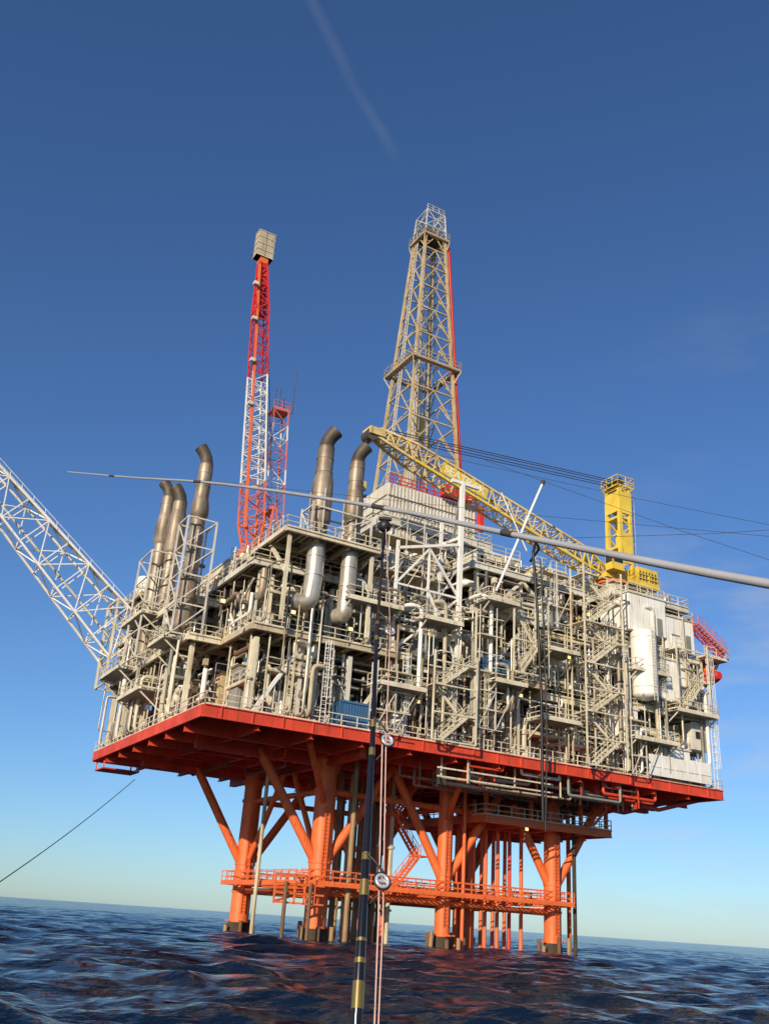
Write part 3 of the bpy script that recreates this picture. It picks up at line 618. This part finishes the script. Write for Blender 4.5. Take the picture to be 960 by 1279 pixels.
for z in (46,50,53.9): b.box((ga,3,z),(gb,5.2,z+.3))
b.box((ga-.1,2.75,50.6),(gb+.1,2.95,53.5)); b.box((ga-.15,3,50.8),(ga-.05,5.2,53.5)); b.box((ga,2.8,44),(gb,2.95,48))
b.rail([(ga-.4,2.6,54.2),(gb+.5,2.6,54.2),(gb+.5,5.6,54.2),(ga-.4,5.6,54.2),(ga-.4,2.6,54.2)],w=.1,step=1,h=1.4)
b.pipe([(ga+.4,3,54.9),(ga+.4,5.2,54.9)],.6,16,'mid')
b.ladder((gb+.9,4.,42),12.4,(0,1,0),'cream')
part("gantry",b,C)
b=MB('boomy'); tip=Vector((16.6,4,51.)); root=Vector((CS-1.4,4,42.4))
d=(tip-root); q1=root+d*.12;q2=root+d*.86
b.lattice(root,q1,1.,2.2,(0,1,0),3,.24,.12,m='yellow'); b.lattice(q1,q2,2.2,2.1,(0,1,0),19,.22,.11,colf=lambda t:'boomy'); b.lattice(q2,tip,2.1,1.1,(0,1,0),4,.26,.14)
b.box(tip+Vector((-1.3,-.9,-.5)),tip+Vector((.6,.9,.35))); b.pipe([tip+Vector((-.9,-.7,-.5)),tip+Vector((-.9,.7,-.5))],.7,16,'mid')
b.beam(root+d*.12+Vector((0,-1.1,-1.1)),root+d*.86+Vector((0,-1.1,-1.1)),.3,m='yellow')
part("boom",b,C,"faded yellow lattice boom")
cu=bpy.data.curves.new("boom_sign_text",'FONT'); cu.body="SEATRAX"; cu.size=1.35; cu.extrude=.02; cu.align_x='CENTER'; cu.align_y='CENTER'
tmp=bpy.data.objects.new("tmp",cu); COL.objects.link(tmp); bpy.context.view_layer.update()
me=bpy.data.meshes.new_from_object(tmp.evaluated_get(bpy.context.evaluated_depsgraph_get())); bpy.data.objects.remove(tmp)
me.materials.clear(); me.materials.append(M['white'])
sc=root+d*.66+Vector((0,-1.22,.0))
sl=math.atan2(d.z,-d.x)
b=MB('yellow'); e1=Vector((math.cos(sl),0,-math.sin(sl)))
b.beam(sc-e1*3.2,sc+e1*3.2,.08,1.4,m='yellow'); sg=part("sign_board",b,C)
o=bpy.data.objects.new("sign_lettering",me); COL.objects.link(o); o.parent=sg
o.matrix_local=Matrix.Translation(sc-Vector(C["_b"])+Vector((0,-.06,0)))@Matrix.Rotation(sl,4,'Y')@Matrix.Rotation(math.pi/2,4,'X')
b=MB('yellow'); b.box((CS-2.4,1.2,42.),(CS-.6,2.5,44.2),'yellow'); b.box((CS-2.43,1.3,42.9),(CS-2.402,2.4,44.),'glass'); b.box((CS-2.2,1.17,42.9),(CS-.8,1.198,44.),'glass'); part("operator_cab",b,C)
b=MB('dark')
for t in (3.2,3.7,4.4,5): b.cyl((ga+.4,t,55.),tip+Vector((1.5,t-4,.6)),.05,n=6)
b.cyl(tip+Vector((-1.2,0,-.6)),tip+Vector((-1.2,0,-6)),.05,n=6)
part("hoist_cable",b,C)
b=MB('yellow'); q=tip+Vector((-1.2,0,-6.6)); b.box(q-Vector((.3,.2,.5)),q+Vector((.3,.2,.5))); b.bent([q+Vector((0,0,-.5)),q+Vector((0,0,-1)),q+Vector((.4,0,-1.3)),q+Vector((.4,0,-.9))],.08,8,'dark'); part("hook_block",b,C)

# ---- red and white crane, boom raised
C=thing("pedestal_crane",(11,24,33),"red and white crane with its lattice boom raised upright","crane","cranes on the platform")
b=MB('cream'); b.pipe([(12,24,33),(12,24,40.5),(12,24,41.4)],1.2,24,rr=[1.2,1.2,1.7]); part("pedestal",b,C)
b=MB('cream'); b.box((10,22.4,41.4),(15.5,25.6,42.),'orange'); b.box((13,22.6,42),(15.3,25.4,43.6),'cream'); part("machinery_deck",b,C)
root=Vector((11.,24,42.2)); tip=Vector((7.6,24,83.6))
def cf(t): return 'orange' if t<.04 else ('pale_red' if t<.16 else ('white' if t<.68 else 'bred'))
b=MB('white'); b.lattice(root,root.lerp(tip,.08),1.4,2.4,(0,1,0),3,.18,.1,m='orange'); b.lattice(root.lerp(tip,.08),root.lerp(tip,.8),2.4,1.7,(0,1,0),22,.17,.09,colf=cf); b.lattice(root.lerp(tip,.8),tip,1.7,.9,(0,1,0),6,.24,.14,m='bred')
b.beam(root.lerp(tip,.05)+Vector((-1.2,-1.2,0)),root.lerp(tip,.97)+Vector((-.65,-.7,0)),.3,m='orange')
b.beam(tip+Vector((.3,0,-9)),tip+Vector((.1,0,-.8)),.9,.9,'bred')
part("boom",b,C,"red and white banded lattice boom")
b=MB('cream')
b.box(tip+Vector((-1.2,-.7,.2)),tip+Vector((-.05,.7,4.4)),'beige');b.box(tip+Vector((.05,-.7,.2)),tip+Vector((1.15,.7,4.4)),'beige')
for z in (.2,1.2,2.25,3.3,4.3): b.box(tip+Vector((-1.28,-.78,z)),tip+Vector((1.23,.78,z+.08)),'cream')
b.pipe([tip+Vector((0,-.6,-.2)),tip+Vector((0,.6,-.2))],.6,16,'orange')
part("boom_head",b,C,"beige boxy boom head")
b=MB('pale_red')
for t in (22.9,25.1): b.beam((12.6,t,42),(13.,t,48),.24);b.beam((14.8,t,42),(13.2,t,48),.22)
b.box((12.6,22.9,47.6),(13.4,25.1,48.)); part("gantry",b,C)
b=MB('dark')
for t in (23.4,24.6): b.cyl((13.,t,48),tip+Vector((.6,(t-24)*.3,-1)),.04,n=6)
part("hoist_cable",b,C)
for zz in (.45,.6,.75,.88):
    pz=root.lerp(tip,zz); b=MB('light'); b.box(pz+Vector((-1.6,-1.5,-.15)),pz+Vector((-1.,-.9,.3))); b.beam(pz+Vector((-1.2,-1.,0)),pz+Vector((-.8,-.7,0)),.1); part("floodlight",b,C)
C=thing("radio_mast",(14.2,25,33),"pale red lattice radio mast with antennas beside the upright crane","mast")
b=MB('pale_red'); b.lattice((14.,25,33),(12.9,25,62.),3.0,2.,(0,1,0),14,.14,.08,colf=lambda t:'pale_red' if int(t*14)%3 else 'white',dense=True); b.box((11.8,23.9,62.),(14.1,26.1,62.2)); b.rail([(11.8,23.9,62.2),(14.1,23.9,62.2),(14.1,26.1,62.2)],w=.06,step=1); part("mast_frame",b,C)
for (x,y,h) in [(11.9,24,3),(12.9,25,4),(14.4,24,6.5),(13.9,26,3)]:
    b=MB('dark'); b.cyl((x,y,62.),(x,y,62.+h),.06,n=6); b.cyl((x,y,62.),(x,y,62.8),.1,n=8); part("whip_antenna",b,C)

# ---- flare boom
C=thing("flare_boom",(0,35.5,26),"long white lattice flare boom cantilevered from the platform edge","boom")
b=MB('white'); p0=Vector((1.,35.5,30.5)); p1=Vector((-36,34.,61.5)); b.lattice(p0,p1,4.8,1.2,(.05,1,0),14,.24,.12,ratio=1.2,dense=False,m='white')
part("boom_frame",b,C)
b=MB('light'); b.pipe([p0+Vector((0,0,-1)),p1+Vector((0,0,-.5))],.15,10)
part("flare_pipe",b,C)
b=MB('white')
dd=(p1-p0).normalized(); upv=dd.cross(Vector((.05,1,0))).normalized(); 
if upv.z<0: upv=-upv
a0=p0+upv*2.95+Vector((0,-1,0)); a1=p1+upv*.8+Vector((0,-.3,0)); b.rail([a0,a1],w=.06,step=2.); b.beam(a0,a1,.6,.05,'light')
part("walkway",b,C)
b=MB('cream'); b.lattice((1.2,35.5,25.5),(1.,35.5,35.6),4.6,4.6,(0,1,0),3,.26,.16); part("support_frame",b,C)

# ---- lifeboat on davit
C=thing("lifeboat",(62.6,2.5,31.2),"dark red enclosed lifeboat hanging from a davit","lifeboat")
b=MB('bred')
pts=[];rr=[]
for a in np.linspace(0,1,11): pts.append((62.6,-.4+a*6.,31.4));rr.append(max(.1,1.05*math.sin(math.pi*(.06+.88*a))**.5))
b.pipe(pts,1.2,16,rr=rr); part("hull",b,C)
b=MB('orange'); b.pipe([(62.6,.6,32.1),(62.6,1,32.5),(62.6,3.6,32.5),(62.6,4.2,32.1)],.6,12,rr=[.3,.65,.65,.3],m='orange'); part("canopy",b,C)
C=thing("davit",(60.5,2,33),"red lattice davit arm overhanging the deck end","davit")
b=MB('bred'); b.lattice((58.8,.4,37.2),(63.2,-.3,33.9),.7,.6,(0,1,0),6,.12,.07,m='bred'); b.stairs((58.8,-.7,37.),(63.2,-1.0,34.),.8,(0,1,0),'pale_red'); part("arm",b,C)
b=MB('cream'); b.box((60.2,-.5,33.3),(64.2,5,33.5)); b.rail([(60.2,-.5,33.5),(64.2,-.5,33.5),(64.2,5,33.5)],w=.08); b.beam((61.,1,33.3),(61.,1,26),.35);b.beam((64,1,33.3),(61.,1,28),.25); part("davit_platform",b,C)

W=Matrix.Identity(4)
b=MB('rope'); pts=[]
for k in range(13):
    a=k/12; pts.append((-26.6+2.5*a,113-55*a,15.3-15.6*a-.5*math.sin(math.pi*a)))
b.pipe(pts,.04,6); solo("mooring_rope",b,(-24.1,58,0),"thin dark rope running from the platform into the sea","rope",frame=W)

# ============================================================ fishing tackle close to camera
C=thing("fishing_rod",(.010,1.28,1.7),"upright black and gold fishing rod with roller guides","fishing rod","fishing rods on the boat",frame=W)
rp=[(.010,1.28,1.70),(.008,1.30,1.885),(.007,1.36,2.05),(.0055,1.44,2.24),(.001,1.5,2.43),(.002,1.6,2.66)]
rr_=[.0085,.0076,.0058,.0043,.0029,.0018]
b=MB('gloss'); b.pipe(rp,.005,14,rr=rr_); part("blank",b,C)
def rpt(z):
    for (a,c) in zip(rp[:-1],rp[1:]):
        if a[2]<=z<=c[2]:
            t=(z-a[2])/(c[2]-a[2]); i=rp.index(a); return Vector(a).lerp(Vector(c),t), rr_[i]*(1-t)+rr_[i+1]*t
for z,l in [(1.80,.012),(1.86,.006),(1.90,.03),(1.95,.006),(1.975,.004),(2.03,.02),(2.075,.01),(2.225,.012),(2.27,.012),(2.42,.008),(2.45,.006)]:
    b=MB('gold'); p,r=rpt(z); q,r2=rpt(z+l); b.pipe([p,q],r,14,rr=[r+.0006,r2+.0006]); part("thread_winding",b,C)
for z,sz in [(2.05,.0140),(2.25,.0130),(2.437,.0120)]:
    p,r=rpt(z); b=MB('black'); c=p+Vector((sz+.009,-.006,0))
    nrm=Vector((.35,-.8,.45)).normalized(); xx=nrm.cross(Vector((0,0,1))).normalized(); yy=nrm.cross(xx)
    ring=[c+(xx*math.cos(a)+yy*math.sin(a))*sz*.85 for a in np.linspace(0,2*math.pi,24)]
    b.pipe(ring,sz*.09,8,'black',caps=False)
    b.bent([p+Vector((0,0,.035)),p+Vector((sz*.9,-.004,.024)),c+Vector((0,0,sz*.9))],sz*.13,8,'black');b.bent([p-Vector((0,0,.04)),p+Vector((sz*.9,-.004,-.024)),c-Vector((0,0,sz*.9))],sz*.13,8,'black')
    g=part("guide",b,C)
    b=MB('chrome'); ring=[c+nrm*.001+(xx*math.cos(a)+yy*math.sin(a))*sz*.62 for a in np.linspace(0,2*math.pi,24)]; b.pipe(ring,sz*.16,8,caps=False); b.cyl(c-xx*sz*.5,c+xx*sz*.5,sz*.16); part("guide_ring",b,g)
b=MB('black'); p=Vector(rp[-1]); b.sphere(p+Vector((0,-.002,.004)),.012,n=14); b.cyl(p+Vector((-.012,-.008,.016)),p+Vector((.012,-.008,.016)),.004); b.cyl(p-Vector((0,0,.04)),p,.0035); part("tip_guide",b,C)
b=MB('cord'); 
b.pipe([(.0225,1.492,2.437),(.0255,1.436,2.25),(.034,1.34,2.0),(.036,1.30,1.8),(.036,1.28,1.70)],.0011,6); b.pipe([(.020,1.436,2.25),(.028,1.34,2.0),(.032,1.30,1.8),(.031,1.28,1.7)],.0012,6); b.pipe([(.0225,1.492,2.437),(.004,1.595,2.665)],.0007,6)
part("fishing_line",b,C)
C=thing("outrigger_pole",(.75,1.118,2.405),"long tapered aluminium outrigger pole stretching over the water","pole",frame=W)
op=[(.75,1.118,2.405),(.57,1.3,2.49),(.242,1.632,2.679),(0,1.876,2.822),(-.4355,2.317,3.054),(-.80,2.69,3.225),(-1.111,3.0,3.371)]
b=MB('pole'); pr=[.0082,.0076,.0056,.0046,.0038,.0030,.0022]
def cm(P_,k=5):
    P_=[Vector(p) for p in P_]; out=[]
    for i in range(len(P_)-1):
        p0=P_[max(i-1,0)];p1=P_[i];p2=P_[i+1];p3=P_[min(i+2,len(P_)-1)]
        for j in range(k):
            t=j/k; out.append(.5*((2*p1)+(p2-p0)*t+(2*p0-5*p1+4*p2-p3)*t*t+(3*p1-p0-3*p2+p3)*t**3))
    out.append(P_[-1]); return out
oc=cm(op); rr2=np.interp(np.linspace(0,1,len(oc)),np.linspace(0,1,len(pr)),pr).tolist()
b.pipe(oc,.005,14,rr=rr2); part("tube",b,C)
for i in (10,15,21,26):
    b=MB('dark'); b.pipe([oc[i],oc[i].lerp(oc[i+1],.35)],.006,12,rr=[rr2[i]*1.18]*2); part("ferrule",b,C)
for k,(p,q) in enumerate([((-.5,2.38,3.09),(1.3,2.2,2.95)),((.30,1.9,2.78),(1.3,2.3,3.06)),((.25,2.2,3.12),(1.2,2.0,2.72)),((-.02,2.2,3.15),(1.25,2.1,2.9))]):
    b=MB('rope'); b.pipe([p,Vector(p).lerp(Vector(q),.5)-Vector((0,0,.008)),q],.0006,5); solo("outrigger_line",b,q,"thin dark rigging line stretched above the boat","line","rigging lines above the boat",frame=W)

# ============================================================ SEA
def sea():
    fr=np.radians(np.arange(-48,48.01,.12)); rest=np.radians(np.arange(50,310.01,2.6))
    ang=np.concatenate([fr,rest]); 
    r=[6.]
    while r[-1]<30000: r.append(r[-1]*(1.008 if r[-1]<300 else 1.03))
    r=np.array(r); nA=len(ang);nR=len(r)
    AA,RR=np.meshgrid(ang,r); X=RR*np.sin(AA);Y=RR*np.cos(AA)
    Z=np.zeros_like(X); DX=np.zeros_like(X);DY=np.zeros_like(X)
    rs=np.random.RandomState(5)
    sp=RR*.008; vis=((AA<math.radians(50))&(AA>-math.radians(50)))
    for i in range(120):
        lam=.6*(20/.6)**(rs.rand()**1.0); k=2*math.pi/lam; th=math.radians(250)+rs.randn()*.6
        a=min(.0062*lam,.024)*rs.uniform(.5,1.3); ph=rs.rand()*6.28
        w=np.clip((lam/sp-2.2)/2,0,1)*vis
        arg=k*(X*math.cos(th)+Y*math.sin(th))+ph
        Z+=w*a*np.sin(arg); DX+=w*a*.8*math.cos(th)*np.cos(arg); DY+=w*a*.8*math.sin(th)*np.cos(arg)
    V=np.stack([X+DX,Y+DY,Z],-1).reshape(-1,3)
    idx=np.arange(nA*nR).reshape(nR,nA); a=idx[:-1,:];b_=np.roll(idx,-1,1)[:-1,:];c=np.roll(idx,-1,1)[1:,:];d=idx[1:,:]
    Fc=np.stack([a,d,c,b_],-1).reshape(-1,4)
    V=np.vstack([V,[[0,0,0]]]); cen=len(V)-1
    me=bpy.data.meshes.new("sea"); nf=len(Fc); tri=[(int(idx[0,i]),int(idx[0,(i+1)%nA]),cen) for i in range(nA)]
    me.vertices.add(len(V)); me.vertices.foreach_set("co",V.ravel())
    loops=np.concatenate([Fc.ravel(),np.array(tri).ravel()])
    me.loops.add(len(loops)); me.loops.foreach_set("vertex_index",loops.astype(np.int32))
    st=np.concatenate([np.arange(nf)*4,nf*4+np.arange(nA)*3]); 
    me.polygons.add(nf+nA); me.polygons.foreach_set("loop_start",st.astype(np.int32))
    me.polygons.foreach_set("use_smooth",np.ones(nf+nA,bool))
    me.update(calc_edges=True); me.validate()
    if me.polygons[nf//2].normal.z<0: me.flip_normals()
    m,nt,b=new_mat("sea_water"); N=nt.nodes;L=nt.links
    b.inputs["Base Color"].default_value=(.004,.012,.030,1); b.inputs["Roughness"].default_value=.12; b.inputs["IOR"].default_value=1.33
    b.inputs["Specular IOR Level"].default_value=.28
    tc=N.new("ShaderNodeTexCoord"); n1=N.new("ShaderNodeTexNoise"); n1.inputs["Scale"].default_value=3.0;n1.inputs["Detail"].default_value=7;n1.inputs["Roughness"].default_value=.55
    L.new(tc.outputs["Object"],n1.inputs["Vector"])
    n2=N.new("ShaderNodeTexNoise"); n2.inputs["Scale"].default_value=.45; n2.inputs["Detail"].default_value=5; L.new(tc.outputs["Object"],n2.inputs["Vector"])
    b1=N.new("ShaderNodeBump"); b1.inputs["Distance"].default_value=.09;b1.inputs["Strength"].default_value=1.; L.new(n1.outputs[0],b1.inputs["Height"])
    b2=N.new("ShaderNodeBump"); b2.inputs["Distance"].default_value=1.1;b2.inputs["Strength"].default_value=1.; L.new(n2.outputs[0],b2.inputs["Height"]); L.new(b1.outputs[0],b2.inputs["Normal"])
    L.new(b2.outputs[0],b.inputs["Normal"])
    me.materials.append(m); o=bpy.data.objects.new("sea",me); COL.objects.link(o); o["kind"]="structure"; o["label"]="dark blue choppy open sea"
sea()

# ============================================================ WORLD, SUN, CAMERA
sd=Vector((-.38,-.86,.36)).normalized(); el=math.asin(sd.z); rot=math.atan2(sd.x,sd.y)
w=bpy.data.worlds.new("World"); scene.world=w; w.use_nodes=True; N=w.node_tree.nodes; L=w.node_tree.links
bg=N["Background"]; sky=N.new("ShaderNodeTexSky"); sky.sky_type='NISHITA'; sky.sun_disc=False; sky.sun_elevation=el; sky.sun_rotation=rot
sky.air_density=1.; sky.dust_density=.25; sky.ozone_density=3.5
mm=N.new("ShaderNodeMixRGB"); mm.blend_type='MULTIPLY'; mm.inputs[0].default_value=1.; mm.inputs[2].default_value=(.70,.92,1.20,1)
L.new(sky.outputs[0],mm.inputs[1])
tc=N.new("ShaderNodeTexCoord")
def vm(op,a,b_):
    n=N.new("ShaderNodeVectorMath"); n.operation=op; L.new(a,n.inputs[0]); n.inputs[1].default_value=b_; return n.outputs["Value"]
def mt(op,a,b_=None,c=None):
    n=N.new("ShaderNodeMath"); n.operation=op
    for i,x in enumerate((a,b_,c)):
        if x is None: continue
        if isinstance(x,(int,float)): n.inputs[i].default_value=x
        else: L.new(x,n.inputs[i])
    return n.outputs[0]
def mr(a,f0,f1,t0=0,t1=1):
    n=N.new("ShaderNodeMapRange"); n.interpolation_type='SMOOTHSTEP'; L.new(a,n.inputs[0]); n.inputs[1].default_value=f0;n.inputs[2].default_value=f1;n.inputs[3].default_value=t0;n.inputs[4].default_value=t1; return n.outputs[0]
g=tc.outputs["Generated"]
ns=N.new("ShaderNodeTexNoise"); ns.inputs["Scale"].default_value=7; ns.inputs["Detail"].default_value=7; 
mp=N.new("ShaderNodeMapping"); mp.inputs["Scale"].default_value=(1.,1.,3.5); L.new(g,mp.inputs[0]); L.new(mp.outputs[0],ns.inputs["Vector"])
dn=vm('DOT_PRODUCT',g,(-.837,.371,-.401)); dn=mt('ADD',dn,mt('MULTIPLY',mt('SUBTRACT',ns.outputs[0],.5),.012))
streak=mt('MULTIPLY',mr(mt('ABSOLUTE',dn),0,.009,1,0),mr(vm('DOT_PRODUCT',g,(-.07,.655,.752)),.992,.9988))
streak=mt('MULTIPLY',mt('MULTIPLY',streak,mr(ns.outputs[0],.2,.65,.45,1)),.06)
wis=mt('MULTIPLY',mr(ns.outputs[0],.45,.75),mr(vm('DOT_PRODUCT',g,(.42,.80,.40)),.95,.998))
low=mt('MULTIPLY',mr(ns.outputs[0],.42,.7),mr(vm('DOT_PRODUCT',g,(.36,.92,.17)),.965,.999))
fac=mt('MINIMUM',mt('ADD',mt('ADD',streak,mt('MULTIPLY',wis,.10)),mt('MULTIPLY',low,.3)),.6)
mx=N.new("ShaderNodeMixRGB"); L.new(fac,mx.inputs[0]); L.new(mm.outputs[0],mx.inputs[1]); mx.inputs[2].default_value=(5.5,5.6,5.8,1)
L.new(mx.outputs[0],bg.inputs["Color"]); bg.inputs["Strength"].default_value=.105
sl_=bpy.data.lights.new("sun",'SUN'); sl_.energy=5.; sl_.angle=math.radians(.5); sl_.color=(1,.87,.66)
so=bpy.data.objects.new("sun",sl_); COL.objects.link(so); so.rotation_euler=sd.to_track_quat('Z','Y').to_euler()
a=math.radians(3.87);th=math.radians(23.43)
cam=bpy.data.cameras.new("camera"); co=bpy.data.objects.new("camera",cam); COL.objects.link(co); scene.camera=co
fw=Vector((0,math.cos(th),math.sin(th)));up0=Vector((0,-math.sin(th),math.cos(th)));rt0=Vector((1,0,0))
rt=rt0*math.cos(a)+up0*math.sin(a); up=up0*math.cos(a)-rt0*math.sin(a)
co.matrix_world=Matrix(((rt.x,up.x,-fw.x,0),(rt.y,up.y,-fw.y,0),(rt.z,up.z,-fw.z,2.0),(0,0,0,1)))
cam.sensor_fit='VERTICAL';cam.sensor_height=36;cam.sensor_width=27;cam.lens=36*1180/1279;cam.clip_start=.05;cam.clip_end=60000
scene.view_settings.view_transform='Standard'; scene.view_settings.look='None'; scene.view_settings.exposure=0
